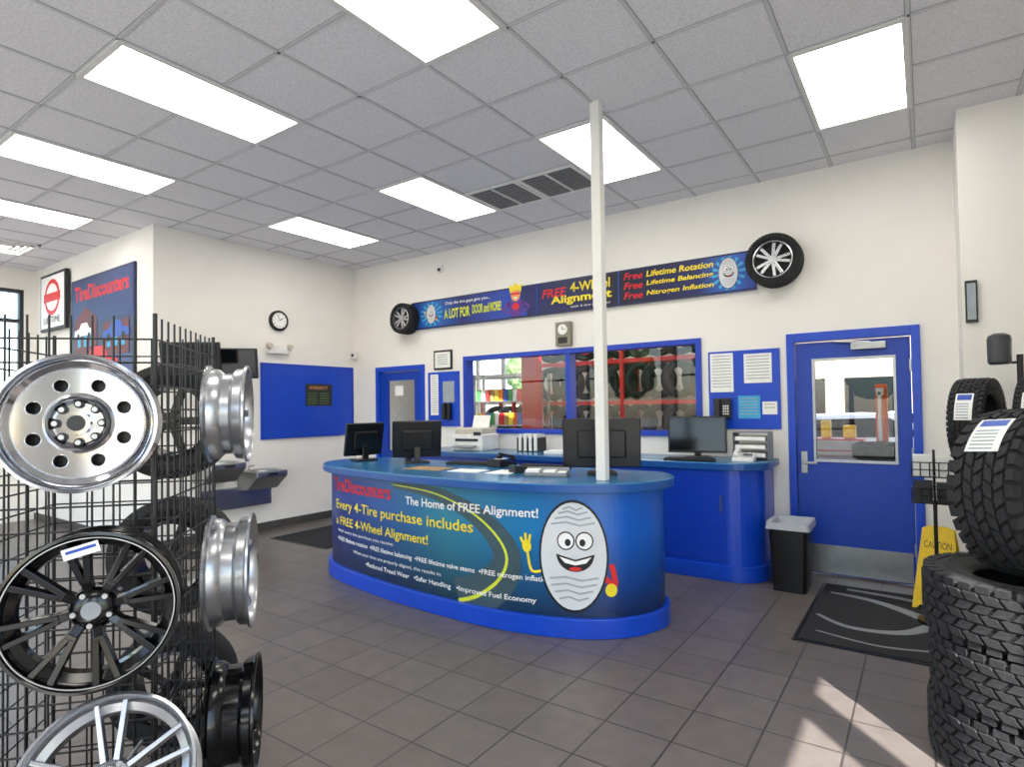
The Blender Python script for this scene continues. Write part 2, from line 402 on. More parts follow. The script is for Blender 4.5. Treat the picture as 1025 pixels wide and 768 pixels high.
def disc_with_holes(R, holes, th, bev=.003):
    cu = bpy.data.curves.new('d', 'CURVE'); cu.dimensions = '2D'; cu.fill_mode = 'BOTH'; cu.extrude = th/2; cu.bevel_depth = bev
    def circ(cx, cy, r, n):
        sp = cu.splines.new('POLY'); sp.points.add(n-1); sp.use_cyclic_u = True
        for i, p in enumerate(sp.points):
            t = 2*math.pi*i/n; p.co = (cx+r*math.cos(t), cy+r*math.sin(t), 0, 1)
    circ(0, 0, R, 64)
    for h in holes: circ(*h, 24)
    return curve_to_mesh(cu)
def rim(name, R, d, style, mat, loc, n, parent=None, spin=0.0, lip=None):
    g = group(name, loc); g.rotation_mode = 'QUATERNION'
    g.rotation_quaternion = aim(n)
    if parent: g.parent = parent
    h = d/2; lip = lip or mat
    prof = [(R, -h), (R, -h+.010), (R-.014, -h+.018), (R-.018, -h+.045), (R-.036, -h+.065), (R-.036, h-.06), (R-.016, h-.045), (R-.012, h-.016), (R, h-.009), (R, h),
            (R-.008, h+.001), (R-.016, h-.008), (R-.022, h-.035), (R-.042, h-.05), (R-.044, -h+.065), (R-.026, -h+.045), (R-.022, -h+.01), (R-.008, -h)]
    lathe('barrel', prof, lip, g, seg=72)
    Ri = R-.040
    if style == 'holes':
        hs = [(Ri*.74*math.cos(2*math.pi*(i+.5)/8+spin), Ri*.74*math.sin(2*math.pi*(i+.5)/8+spin), Ri*.125) for i in range(8)]
        add('face', disc_with_holes(Ri, hs, .008), mat, g, loc=(0, 0, h-.05), smooth=True)
        lathe('dish_ring', [(Ri*.56, h-.046), (Ri*.54, h-.034), (Ri*.50, h-.030), (Ri*.36, h-.044), (Ri*.36, h-.046)], mat, g, seg=48)
        lathe('hub_ring', [(Ri*.47, h-.034), (Ri*.45, h-.018), (Ri*.43, h-.016), (Ri*.40, h-.036)], M('dark_machined', '6C6E72', .25, .95), g, seg=48)
        cyl('backing', Ri*.93, .004, (0, 0, h-.11), BLACK, g, seg=48)
        cyl('hub', .036, .05, (0, 0, h-.025), mat, g, r2=.033)
        cyl('hub_cap', .024, .02, (0, 0, h+.002), DARK, g, r2=.020)
        for i in range(8):
            a = 2*math.pi*i/8
            cyl('lug_seat_%d' % (i+1), .0125, .008, (.055*math.cos(a), .055*math.sin(a), h-.036), DARK, g, seg=14)
            cyl('lug_%d' % (i+1), .0075, .03, (.055*math.cos(a), .055*math.sin(a), h-.035), STEEL, g, seg=8)
    else:
        nsp = {'mesh8': 8, 'twin5': 5, 'five': 5}[style]
        v = []; f = []
        def spoke(ang, r0, r1, w0, w1, z0, z1, th, off0, off1):
            nn = len(v)
            ca, sa = math.cos(ang), math.sin(ang)
            for (rr, ww, zz, oo) in ((r0, w0, z0, off0), (r1, w1, z1, off1)):
                for (s, t) in ((-1, -th), (1, -th), (.7, 0), (-.7, 0)):
                    x, y = rr, oo+s*ww
                    v.append((x*ca-y*sa, x*sa+y*ca, zz+t))
            for qd in ((0, 1, 2, 3), (7, 6, 5, 4), (0, 4, 5, 1), (1, 5, 6, 2), (2, 6, 7, 3), (3, 7, 4, 0)):
                f.append(tuple(i+nn for i in qd))
        for i in range(nsp):
            a = 2*math.pi*i/nsp+spin
            if style == 'mesh8':
                spoke(a, .035, Ri*.50, .017, .016, h-.05, h-.025, .03, 0, 0)
                spoke(a, Ri*.42, R-.018, .011, .012, h-.028, h-.012, .028, .005, .026)
                spoke(a, Ri*.42, R-.018, .011, .012, h-.028, h-.012, .028, -.005, -.026)
            elif style == 'twin5':
                spoke(a, .04, R-.02, .011, .009, h-.05, h-.02, .03, .014, .036)
                spoke(a, .04, R-.02, .011, .009, h-.05, h-.02, .03, -.014, -.036)
            else:
                spoke(a, .04, R-.02, .028, .02, h-.06, h-.02, .03, 0, 0)
        add('spokes', pyd(v, f, 'spokes'), mat, g, bevel=.002)
        if style == 'mesh8':
            lathe('pinstripe', [(R-.0165, h-.006), (R-.0145, h-.004), (R-.0135, h-.001), (R-.0165, h-.001)], STEEL, g, seg=72)
        lathe('hub', [(.0, h-.03), (.03, h-.03), (.05, h-.04), (.062, h-.06), (.062, h-.10), (.0, h-.10)], mat, g, closed=False)
        cyl('hub_cap', .024, .012, (0, 0, h-.026), GREYP if mat is GBLACK else DARK, g)
        for i in range(5):
            a = 2*math.pi*(i+.5)/5+spin
            cyl('lug_%d' % (i+1), .0075, .012, (.045*math.cos(a), .045*math.sin(a), h-.036), STEEL, g, seg=8)
    return g

# ------------------------------------------------------------ wheel display (gridwall tower)
C1 = Vector((-2.03, .895, 0)); C2 = Vector((-2.50, 1.336, 0))
e1 = (C2-C1).normalized(); L1 = (C2-C1).length; e2 = Vector((-.684, -.729, 0)); n1 = -e1
C0 = C1+e2*.6; C3 = C2+e2*.6
cen = (C1+C3)/2
g = group('gridwall_display_rack', cen)
lines = []
def panel(A, B, zt=1.85, zb=.04):
    Ld = (B-A).length; n = round(Ld/.06)
    for i in range(n+1):
        p = A+(B-A)*i/n-cen; lines.append([(p.x, p.y, zb), (p.x, p.y, zt)])
    k = 0
    while zb+k*.0755 <= zt+.001:
        a = A-cen; b = B-cen; lines.append([(a.x, a.y, zb+k*.0755), (b.x, b.y, zb+k*.0755)]); k += 1
panel(C0, C1); panel(C1, C2); panel(C2, C3); panel(C3, C0)
wires('wire_grid', lines, .0034, BLACK, g)
fr = []
for c in (C0, C1, C2, C3):
    p = c-cen; fr.append([(p.x, p.y, 0.0), (p.x, p.y, 1.86)])
wires('corner_posts', fr, .007, BLACK, g)
hooks = []
def hook(a, b): hooks.append([tuple(Vector(a)-cen), tuple(Vector(b)-cen)])
W1 = Vector((-2.022, .692, 1.512)); W2 = Vector((-1.975, .708, .985)); W3 = Vector((-1.90, .72, .50))
for w in (W1, W2, W3):
    dd = (w-C1).dot(n1); hook(w-n1*dd, w-n1*.03)
for z in (1.53, .87, .28): hook((-2.46, 1.27, z), (-2.40, 1.37, z))
for z in (1.50, .86, .30): hook((-2.66, 1.2, z), (-2.86, 1.36, z))
wires('hooks', hooks, .006, STEEL, g)
rim('alloy_wheel', .197, .15, 'holes', CHROME, W1, (.87, -.49, .02))
rim('alloy_wheel', .220, .15, 'mesh8', GBLACK, W2, (.87, -.49, .04), spin=.2)
gt = group('price_tag', tuple(W2+Vector((.098, -.068, .185))), math.radians(60))
box('card', (.085, .002, .03), (0, 0, 0), PAPER, gt, bevel=0, rot=(0, -.25, 0))
box('stripe', (.07, .001, .008), (0, -.0016, .004), PBLUE, gt, bevel=0, rot=(0, -.25, 0))
rim('alloy_wheel', .222, .15, 'twin5', SILVER, W3, (.66, -.46, .58), spin=.4)
ax = Vector((.60, .80, 0))
rim('alloy_wheel', .205, .155, 'five', SILVER, (-2.42, 1.36, 1.53), ax)
rim('alloy_wheel', .235, .165, 'five', SILVER, (-2.41, 1.365, .87), ax, spin=.3)
rim('alloy_wheel', .225, .18, 'five', GBLACK, (-2.40, 1.37, .28), ax, spin=.5, lip=GBLACK)
for z in (1.50, .88, .29):
    tg = tyre('car_tire', .265, .17, .17, None, (-2.87, 1.35, z), aim((.74, -.66, 0)), tread=False)
    lathe('rim_barrel', [(.17, -.07), (.17, .07), (.155, .075), (.15, -.07)], GBLACK, tg)
    for i in range(5):
        a = i*2*math.pi/5
        box('rim_spoke_%d' % (i+1), (.14, .035, .02), (.085*math.cos(a), .085*math.sin(a), .04), GBLACK, tg, rot=(0, 0, a))
    cyl('rim_hub', .04, .04, (0, 0, .04), GBLACK, tg)

# ------------------------------------------------------------ tire stack, right
SX, SY = .37, 3.30
for i in range(3):
    g_ = tyre('stacked_tire', .384, .21, .268, None, (SX+[.0, .012, -.008][i], SY+[0, -.01, .01][i], .135+.27*i), None, n=36, deep=.012, gap=.95)
    g_.rotation_euler = (0, 0, .3*i)
tyre('all_terrain_tire', .350, .21, .262, None, (.38, 3.35, 1.145), aim((.80, -.595, .07)), n=34, sticker=(2.35, .09), deep=.012, gap=.95)

g = group('tire_display_stand', (.50, 4.90, 0))
cyl('base', .20, .03, (0, 0, .015), BLACK, g, r2=.18)
cyl('post', .018, 1.8, (0, .0, .93), BLACK, g)
wires('arms', [[(-.32, 0, 1.11), (.40, 0, 1.11)], [(-.32, .14, 1.11), (.40, .14, 1.11)], [(-.32, -.14, 1.11), (.40, -.14, 1.11)], [(-.32, -.14, 1.11), (-.32, .14, 1.11)], [(.4, -.14, 1.11), (.4, .14, 1.11)],
               [(.0, -.14, .33), (.40, -.14, .33)], [(.0, .14, .33), (.40, .14, .33)], [(0, -.14, .33), (0, .14, .33)], [(.4, -.14, .33), (.4, .14, .33)]], .009, BLACK, g)
lathe('head_canister', [(0, -.10), (.05, -.10), (.062, -.085), (.064, .06), (.058, .085), (.03, .10), (0, .10)], M('canister_grey', '3C3E42', .4), g, loc=(-.10, 0, 1.87), closed=False, seg=32)
wires('neck', [[(0, 0, 1.78), (-.10, 0, 1.78), (-.10, 0, 1.8)]], .01, BLACK, g)
for (x, y, z) in ((.27, 4.74, 1.40), (.58, 4.74, 1.40), (.70, 4.75, .62)):
    tyre('display_tire', .275, .18, .18, None, (x, y, z), aim((.93, -.30, 0)), n=48, sticker=(2.75, .085) if z > 1 else None)

# caution sign, brochure stand
g = group('wet_floor_sign', (.06, 5.42, 0), math.radians(-14))
for s, nm in ((-1, 'front_panel'), (1, 'rear_panel')):
    pts = [(-.13, 0), (-.10, .04), (.10, .04), (.13, 0), (.15, 0), (.10, .60), (.05, .62), (-.05, .62), (-.10, .60), (-.15, 0)]
    prism(nm, pts, -.006, .006, YSIGN, g, loc=(0, s*.13, 0), rot=(math.radians(90+s*11.5), 0, 0))
fn = lambda x, z: (x, -.138+z*.203, z*.98)
text('caution_text', 'CAUTION', -.085, .46, .17, .05, PBLK, fn, g)
text('caution_text_lower', 'WET FLOOR', -.09, .12, .18, .04, PBLK, fn, g)
poly('warning_triangle', [[(-.09, .2), (.09, .2), (0, .40)]], RED, fn, g)
g = group('brochure_stand', (.04, 5.02, 0))
cyl('base', .12, .02, (0, 0, .022), BLACK, g)
cyl('post', .012, .85, (0, 0, .43), BLACK, g)
for k, z in enumerate((.84, 1.02)):
    wires('basket_%d' % (k+1), [[(-.13, -.07, z+dz), (.13, -.07, z+dz), (.13, .07, z+dz), (-.13, .07, z+dz), (-.13, -.07, z+dz)] for dz in (0, .05, .1)]+[[(-.13+.052*i, -.07, z), (-.13+.052*i, -.07, z+.1)] for i in range(6)], .004, BLACK, g)
    boxes('brochures_%d' % (k+1), [(-.12, -.01, -.05, .03, z+.004, z+.15), (.01, .12, -.05, .03, z+.004, z+.14)], [DARK, PAPER][k], g)
    boxes('floor_%d' % (k+1), [(-.13, .13, -.07, .07, z-.003, z+.003)], BLACK, g)
wires('rails', [[(0, .0, .84), (0, .07, .9), (0, .07, 1.2)]], .008, BLACK, g)

# ------------------------------------------------------------ front counter
ctrl = [(-4.72, 4.33), (-4.86, 4.12), (-4.84, 3.82), (-4.60, 3.60), (-4.2, 3.47), (-3.47, 3.36), (-2.63, 3.33), (-2.05, 3.44), (-1.70, 3.65), (-1.55, 3.93), (-1.58, 4.16), (-1.72, 4.33)]
def cat(P, n=10):
    out = []
    Q = [P[0]]+P+[P[-1]]
    for i in range(1, len(Q)-2):
        for k in range(n):
            t = k/n; p0, p1, p2, p3 = Q[i-1], Q[i], Q[i+1], Q[i+2]
            out.append(tuple(.5*((2*p1[j])+(-p0[j]+p2[j])*t+(2*p0[j]-5*p1[j]+4*p2[j]-p3[j])*t*t+(-p0[j]+3*p1[j]-3*p2[j]+p3[j])*t**3) for j in (0, 1)))
    out.append(P[-1]); return out
PL = cat(ctrl)
SA = [0]
for i in range(1, len(PL)): SA.append(SA[-1]+math.hypot(PL[i][0]-PL[i-1][0], PL[i][1]-PL[i-1][1]))
NR = []
for i in range(len(PL)):
    a = PL[max(0, i-1)]; b = PL[min(len(PL)-1, i+1)]; dx, dy = b[0]-a[0], b[1]-a[1]; l = math.hypot(dx, dy)
    NR.append((dy/l, -dx/l))
def offs(o): return [(p[0]+n[0]*o, p[1]+n[1]*o) for p, n in zip(PL, NR)]
def wrap(off):
    def fn(s, z):
        s = max(0, min(SA[-1]-1e-6, s)); i = 0
        while SA[i+1] < s: i += 1
        t = (s-SA[i])/(SA[i+1]-SA[i])
        p = [PL[i][j]*(1-t)+PL[i+1][j]*t for j in (0, 1)]; n = [NR[i][j]*(1-t)+NR[i+1][j]*t for j in (0, 1)]
        return (p[0]+n[0]*off, p[1]+n[1]*off, z)
    return fn
def s_at(x):
    for i in range(22, len(PL)):
        if PL[i][0] >= x and PL[i][1] < 4.1: return SA[i]
    return SA[-1]
def graphic_mat():
    m = bpy.data.materials.new('counter_wrap_print'); m.use_nodes = True
    nt = m.node_tree; b = nt.nodes['Principled BSDF']; L = nt.links
    tc = nt.nodes.new('ShaderNodeTexCoord'); sp = nt.nodes.new('ShaderNodeSeparateXYZ'); L.new(tc.outputs['Object'], sp.inputs[0])
    no = nt.nodes.new('ShaderNodeTexNoise'); no.inputs['Scale'].default_value = 1.6; L.new(tc.outputs['Object'], no.inputs['Vector'])
    mr = nt.nodes.new('ShaderNodeMapRange'); mr.inputs[1].default_value = -4.8; mr.inputs[2].default_value = -1.4; L.new(sp.outputs[0], mr.inputs[0])
    ad = nt.nodes.new('ShaderNodeMath'); ad.operation = 'MULTIPLY_ADD'; ad.inputs[1].default_value = .2; L.new(no.outputs['Fac'], ad.inputs[0]); L.new(mr.outputs[0], ad.inputs[2])
    sb = nt.nodes.new('ShaderNodeMath'); sb.operation = 'SUBTRACT'; sb.inputs[1].default_value = .1; L.new(ad.outputs[0], sb.inputs[0])
    r = nt.nodes.new('ShaderNodeValToRGB'); cr = r.color_ramp
    cols = [(0.0, '0E3494'), (.15, '14388C'), (.34, '17569C'), (.55, '2A809A'), (.75, '1C76B4'), (.9, '145CC0'), (1.0, '1454BE')]
    cr.elements[0].position = 0; cr.elements[0].color = (*lin(cols[0][1]), 1)
    cr.elements[1].position = 1; cr.elements[1].color = (*lin(cols[-1][1]), 1)
    for p, c in cols[1:-1]:
        e = cr.elements.new(p); e.color = (*lin(c), 1)
    L.new(sb.outputs[0], r.inputs[0])
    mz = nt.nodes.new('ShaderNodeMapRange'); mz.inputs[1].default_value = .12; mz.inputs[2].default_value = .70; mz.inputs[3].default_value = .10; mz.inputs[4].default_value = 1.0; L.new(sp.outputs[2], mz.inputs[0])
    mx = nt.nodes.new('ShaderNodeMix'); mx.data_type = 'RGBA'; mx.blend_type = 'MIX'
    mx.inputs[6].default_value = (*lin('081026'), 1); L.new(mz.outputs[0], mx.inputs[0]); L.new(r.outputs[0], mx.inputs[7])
    L.new(mx.outputs[2], b.inputs['Base Color']); b.inputs['Roughness'].default_value = .3
    return m
fc = group('front_service_counter')
prism('kick_base', offs(.035), 0, .13, BLUE2, fc, bevel=.006)
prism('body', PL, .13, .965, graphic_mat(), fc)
prism('top', offs(.075), .965, 1.03, TOPM, fc, bevel=.008)
prism('edge_band', offs(.079), .972, 1.020, M('teal_edge', '16509C', .3), fc)
def sw(name, pts, w0, w1, mat, off): poly(name, strip(pts, w0, w1), mat, wrap(off), fc, step=.05)
s1 = s_at(-3.2)
road = [(s_at(-3.55)+.0, .93), (s1+.05, .90), (s1+.40, .80), (s1+.62, .66), (s1+.72, .50), (s1+.66, .34), (s1+.48, .2), (s1+.3, .135)]
road = cat(road, 6)
sw('graphic_road', road, .05, .34, M('print_road', '3C545E', .4), .003)
sw('graphic_road_line', road, .008, .03, YELG, .004)
X0 = -4.50
text('heading', 'TireDiscounters', s_at(X0-.04), .80, .98, .12, RED, wrap(.004), fc, .05, bold=.02)
text('headline_home', 'The Home of FREE Alignment!', s_at(-3.42), .765, 1.22, .085, PWHITE, wrap(.006), fc, .05, bold=.015)
text('headline_every', 'Every 4-Tire purchase includes', s_at(X0), .615, 1.80, .11, YEL, wrap(.006), fc, .05, bold=.01)
text('headline_free', 'a FREE 4-Wheel Alignment!', s_at(X0+.02), .475, 1.35, .10, YEL, wrap(.006), fc, .05, bold=.01)
text('bullets_intro', 'With every tire purchase you receive:', s_at(X0+.04), .425, .9, .035, PWHITE, wrap(.006), fc, .05)
text('bullets_1', '•FREE lifetime rotation  •FREE lifetime balancing  •FREE lifetime valve stems  •FREE nitrogen inflation', s_at(X0+.04), .345, 2.36, .048, PWHITE, wrap(.006), fc, .05, bold=.01)
text('bullets_2', 'When your tires are properly aligned, this results in:', s_at(-4.15), .275, 1.15, .035, PWHITE, wrap(.006), fc, .05)
text('bullets_3', '•Reduced Tread Wear   •Safer Handling   •Improved Fuel Economy', s_at(-4.0), .195, 1.75, .048, PWHITE, wrap(.006), fc, .05, bold=.01)

def mascot(P, mk, cx, cz, k, step, arms=True):
    """cartoon tire mascot; k = half height"""
    W = .60*k
    o = [0.004]
    def a(nm, polys, mat):
        o[0] += .0012
        poly(nm, polys, mat, mk(o[0]), P, step)
    if arms:
        a('mascot_arm_left', strip(cat([(cx-W*.8, cz-.25*k), (cx-W*1.30, cz-.32*k), (cx-W*1.45, cz+.02*k)], 5), .05*k), YEL)
        a('mascot_arm_right', strip(cat([(cx+W*.8, cz-.3*k), (cx+W*1.25, cz-.55*k), (cx+W*1.15, cz-.15*k)], 5), .10*k), RED)
        a('mascot_hand_left', [ell(cx-W*1.47, cz+.14*k, .09*k, .12*k)]+strip([(cx-W*1.40, cz+.2*k), (cx-W*1.35, cz+.36*k)], .05*k)+strip([(cx-W*1.50, cz+.2*k), (cx-W*1.51, cz+.38*k)], .05*k)+strip([(cx-W*1.60, cz+.2*k), (cx-W*1.67, cz+.3*k)], .05*k), YEL)
        a('mascot_hand_right', [ell(cx+W*1.13, cz-.62*k, .11*k, .12*k)], YEL)
    a('mascot_outline', [ell(cx, cz, W*1.06, k*1.03)], PBLK)
    a('mascot_body', [ell(cx, cz, W, k*.98)], PMASC)
    a('mascot_tread', sum([strip([(cx-W*.55*c, cz+k*z), (cx-W*.18*c, cz+k*(z+.04)), (cx+W*.18*c, cz+k*(z-.02)), (cx+W*.55*c, cz+k*(z+.03))], .035*k) for z, c in ((.86, .55), (.78, .8), (.68, 1.0), (.58, 1.2), (-.42, 1.35), (-.54, 1.25), (-.66, 1.05), (-.78, .8))], []), PGREY)
    a('mascot_eye_rings', [ell(cx-W*.22, cz+.28*k, W*.27, k*.17), ell(cx+W*.34, cz+.28*k, W*.27, k*.17)], PBLK)
    a('mascot_eyes', [ell(cx-W*.22, cz+.28*k, W*.23, k*.145), ell(cx+W*.34, cz+.28*k, W*.23, k*.145)], PWHITE)
    a('mascot_pupils', [ell(cx-W*.16, cz+.25*k, W*.09, k*.065), ell(cx+W*.28, cz+.25*k, W*.09, k*.065)], PBLK)
    a('mascot_mouth', [[(cx-W*.52, cz+.04*k)]+[(cx+W*.06+W*.56*math.cos(t), cz+.02*k-.30*k*math.sin(t)) for t in [math.pi-math.pi*i/14 for i in range(1, 14)]]+[(cx+W*.64, cz+.04*k), (cx+W*.06, cz-.06*k)]], PBLK)
    a('mascot_teeth', [[(cx-W*.42, cz-.01*k), (cx-W*.25, cz-.12*k), (cx+W*.06, cz-.16*k), (cx+W*.38, cz-.12*k), (cx+W*.54, cz-.01*k), (cx+W*.06, cz-.09*k)]], PWHITE)
    a('mascot_tongue', [ell(cx+W*.06, cz-.225*k, W*.18, k*.035)], RED)
mascot(fc, wrap, s_at(-1.985)+.01, .54, .365, .04)

# ------------------------------------------------------------ back counter
bc = group('back_service_counter')
def rp(o, x0=-5.2, xr=-1.18, y0=5.30, y1=5.945, r=.28):
    y0 -= o; xr += o; x0 -= o
    P = [(x0, y1), (x0, y0)]
    P += [(xr-r+r*math.sin(math.radians(a)), y0+r-r*math.cos(math.radians(a))) for a in range(0, 91, 9)]
    return P+[(xr, y1)]
prism('kick_base', rp(.03), 0, .13, BLUE2, bc, bevel=.005)
prism('body', rp(0), .13, .965, BLUE2, bc)
prism('top', rp(.05), .965, 1.03, TOPM, bc, bevel=.008)
prism('edge_band', rp(.054, y1=5.94), .972, 1.02, M('teal_edge', '16509C', .3), bc)
boxes('doors', [(-5.15+.62*i, -5.15+.62*i+.605, 5.288, 5.30, .17, .94) for i in range(6)], BLUE, bc, bevel=.003)
boxes('pulls', [(-5.15+.62*i+.56, -5.15+.62*i+.57, 5.265, 5.288, .6, .74) for i in range(6)], STEEL, bc)

box('support_post', (.07, .07, CH-1.03), (-1.83, 3.69, 1.03+(CH-1.03)/2), TRIMW, None, bevel=.004)

# ------------------------------------------------------------ desk equipment
def monitor(name, loc, rz, w=.45, h=.30, tilt=.1):
    g = group(name, loc, rz)
    box('foot', (.22, .17, .018), (0, 0, .009), BLACK, g, bevel=.006)
    box('neck', (.06, .035, .14), (0, .025, .08), BLACK, g, bevel=.006)
    z = .05+h/2
    box('shell', (w, .035, h), (0, 0, z), BLACK, g, bevel=.008, rot=(-tilt, 0, 0))
    box('rear_housing', (w*.62, .04, h*.55), (0, .03, z-.01), BLACK, g, bevel=.012, rot=(-tilt, 0, 0))
    box('screen', (w-.035, .004, h-.04), (0, -.0185, z+.004), SCREEN, g, bevel=0, rot=(-tilt, 0, 0))
    return g
TZ = 1.03
monitor('computer_monitor', (-4.60, 3.98, TZ), math.radians(255), .40, .33, .22)
monitor('computer_monitor', (-3.95, 4.06, TZ), math.radians(230), .46, .35, .2)
monitor('computer_monitor', (-2.00, 4.02, TZ), math.radians(208), .58, .37)
monitor('computer_monitor', (-1.80, 5.66, TZ), math.radians(10), .54, .35)
def keyboard(loc, rz):
    g = group('keyboard', loc, rz)
    box('case', (.44, .15, .02), (0, 0, .01), BLACK, g, bevel=.004)
    boxes('keys', [(-.205+.0275*i, -.205+.0275*i+.023, -.06+.025*j, -.06+.025*j+.02, .02, .027) for i in range(15) for j in range(5)], DARK, g)
keyboard((-3.38, 4.16, TZ), math.radians(188)); keyboard((-2.62, 4.19, TZ), math.radians(185)); keyboard((-1.78, 5.36, TZ), math.radians(2))
g = group('office_printer', (-4.5, 5.63, TZ), .1)
box('body', (.44, .38, .20), (0, 0, .10), WHITE, g, bevel=.015)
box('lid', (.40, .34, .07), (0, .01, .235), BEIGE, g, bevel=.015)
box('paper_tray', (.30, .16, .012), (0, -.22, .06), GREYP, g, rot=(.15, 0, 0))
box('output_slot', (.32, .01, .03), (0, -.192, .13), DARK, g, bevel=0)
box('control_panel', (.1, .012, .04), (.15, -.19, .205), DARK, g, bevel=.003)
box('paper_support', (.24, .01, .16), (0, .15, .34), PAPER, g, bevel=0, rot=(-.3, 0, 0))
def phone(name, loc, rz, mat):
    g = group(name, loc, rz)
    prism('base', [(-.10, 0), (.10, 0), (.10, .07), (-.10, .03)], -.09, .09, mat, g, bevel=.006, rot=(math.pi/2, 0, math.pi/2))
    box('handset_grip', (.035, .17, .02), (-.055, 0, .10), mat, g, bevel=.008, rot=(.2, 0, 0))
    box('earpiece', (.045, .045, .03), (-.055, .075, .09), mat, g, bevel=.01); box('mouthpiece', (.045, .045, .03), (-.055, -.07, .065), mat, g, bevel=.01)
    boxes('keypad', [(.0+.025*i, .018+.025*i, -.06+.025*j, -.042+.025*j, .06, .066) for i in range(3) for j in range(4)], PAPER if mat is BLACK else DARK, g)
phone('desk_phone', (-1.34, 5.52, TZ), .1, WHITE); phone('desk_phone', (-3.02, 4.15, TZ), 2.9, BLACK)
g = group('letter_tray', (-1.32, 5.78, TZ), 0)
boxes('shelves', [(-.15, .15, -.11, .11, .02+.075*i, .026+.075*i) for i in range(4)], GREYP, g)
boxes('sides', [(-.155, -.15, -.11, .11, 0, .25), (.15, .155, -.11, .11, 0, .25)], GREYP, g)
boxes('papers', [(-.13, .13, -.12, .1, .026+.075*i, .06+.075*i) for i in range(3)], PAPER, g)
g = group('card_reader', (-2.62, 3.85, TZ), math.radians(160))
prism('body', [(-.09, 0), (.09, 0), (.09, .06), (-.09, .03)], -.045, .045, DARK, g, bevel=.005, rot=(math.pi/2, 0, math.pi/2))
box('display', (.06, .04, .003), (0, .05, .056), PCYAN, g, bevel=0, rot=(.17, 0, 0))
g = group('business_card_holder', (-2.30, 3.72, TZ), math.radians(20))
boxes('tray', [(-.16, .16, -.06, .06, 0, .01), (-.16, .16, .05, .06, 0, .06), (-.16, .16, -.06, -.055, 0, .03), (-.16, -.155, -.06, .06, 0, .04), (.155, .16, -.06, .06, 0, .04), (-.03, -.025, -.06, .06, 0, .04)], GREYP, g)
boxes('cards', [(-.15, -.05, -.05, .04, .01, .05), (-.02, .07, -.05, .04, .01, .045), (.085, .15, -.05, .04, .01, .035)], PAPER, g)
g = group('counter_papers', (-3.05, 3.72, TZ), .1)
boxes('sheets', [(-.14, .14, -.10, .10, 0, .004), (.22, .43, -.1, .16, 0, .003)], PAPER, g)
boxes('mat', [(-.62, -.24, -.08, .16, 0, .003)], WOOD, g)
g = group('pen_cup', (-4.2, 4.2, TZ))
lathe('cup', [(.0, 0), (.035, 0), (.04, .1), (.036, .1), (.032, .006), (0, .006)], DARK, g, closed=False, seg=24)
wires('pens', [[(0, 0, .01), (.03, .01, .16)], [(0, 0, .01), (-.02, .02, .17)], [(0, 0, .01), (0, -.03, .155)]], .004, BLUE, g)
g = group('paper_stack', (-3.3, 5.6, TZ), .15)
boxes('sheets', [(-.14, .14, -.1, .1, 0, .03), (.2, .5, -.08, .14, 0, .012)], PAPER, g)
g = group('desktop_file_sorter', (-3.75, 5.74, TZ), .05)
boxes('base', [(-.14, .14, -.1, .1, 0, .01)], BLACK, g)
boxes('dividers', [(-.14+.068*i, -.135+.068*i, -.1, .1, .01, .16) for i in range(5)], BLACK, g)
boxes('folders', [(-.125+.068*i, -.085+.068*i, -.09, .09, .01, .2) for i in range(4)], PAPER, g)

# ------------------------------------------------------------ wall-mounted things (back wall, face Y=5.95)
YB = 5.95
bn = group('wall_banner', (-3.54, YB, 2.82))
def nx(x): return x+3.54
def banner_mat():
    m = bpy.data.materials.new('banner_print'); m.use_nodes = True
    nt = m.node_tree; b = nt.nodes['Principled BSDF']; L = nt.links
    tc = nt.nodes.new('ShaderNodeTexCoord'); sp = nt.nodes.new('ShaderNodeSeparateXYZ'); L.new(tc.outputs['Object'], sp.inputs[0])
    mr = nt.nodes.new('ShaderNodeMapRange'); mr.inputs[1].default_value = -2.28; mr.inputs[2].default_value = 2.25; L.new(sp.outputs[0], mr.inputs[0])
    r = nt.nodes.new('ShaderNodeValToRGB'); cr = r.color_ramp
    cols = [(0, '0E2A78'), (.08, '1E6CC8'), (.2, '12246A'), (.36, '1A44B0'), (.42, '101C5C'), (.56, '141E54'), (.7, '0A0E2A'), (.88, '0C1A5A'), (.95, '2A6CD0'), (1, '163C9C')]
    cr.elements[0].color = (*lin(cols[0][1]), 1); cr.elements[1].color = (*lin(cols[-1][1]), 1)
    for p, c in cols[1:-1]:
        e = cr.elements.new(p); e.color = (*lin(c), 1)
    L.new(mr.outputs[0], r.inputs[0]); L.new(r.outputs[0], b.inputs['Base Color']); b.inputs['Roughness'].default_value = .45
    return m
boxes('board', [(-2.28, 2.25, -.04, -.002, -.19, .19)], banner_mat(), bn, bevel=.003)
boxes('border', [(-2.28, 2.25, -.044, -.04, .172, .19), (-2.28, 2.25, -.044, -.04, -.19, -.172)], PNAVY, bn)
boxes('panel_joints', [(nx(-3.75)-.006, nx(-3.75)+.006, -.046, -.04, -.19, .19), (nx(-2.70)-.006, nx(-2.70)+.006, -.046, -.04, -.19, .19)], PBLUE, bn)
F = flat(.006, -.04)
def fy(o): return flat(o, -.04)
rays = []
for i in range(14):
    a = 2*math.pi*i/14; rays.append([(nx(-5.45), 0), (nx(-5.45)+.2*math.cos(a), .165*math.sin(a)), (nx(-5.45)+.2*math.cos(a+.2), .165*math.sin(a+.2))])
poly('rays', rays, PCYAN, fy(.002), bn)
mascot(bn, fy, nx(-5.45), 0, .13, None)
text('text_only', 'Only the tire guys give you...', nx(-5.2), .085, .75, .05, PWHITE, F, bn, bold=.01)
text('text_lots', 'A LOT FOR', nx(-5.22), -.09, .44, .13, YELG, F, bn, bold=.03)
text('text_more', 'DOOR and MORE!', nx(-4.74), -.07, .46, .12, YELG, F, bn, bold=.03)
hx = nx(-4.06)
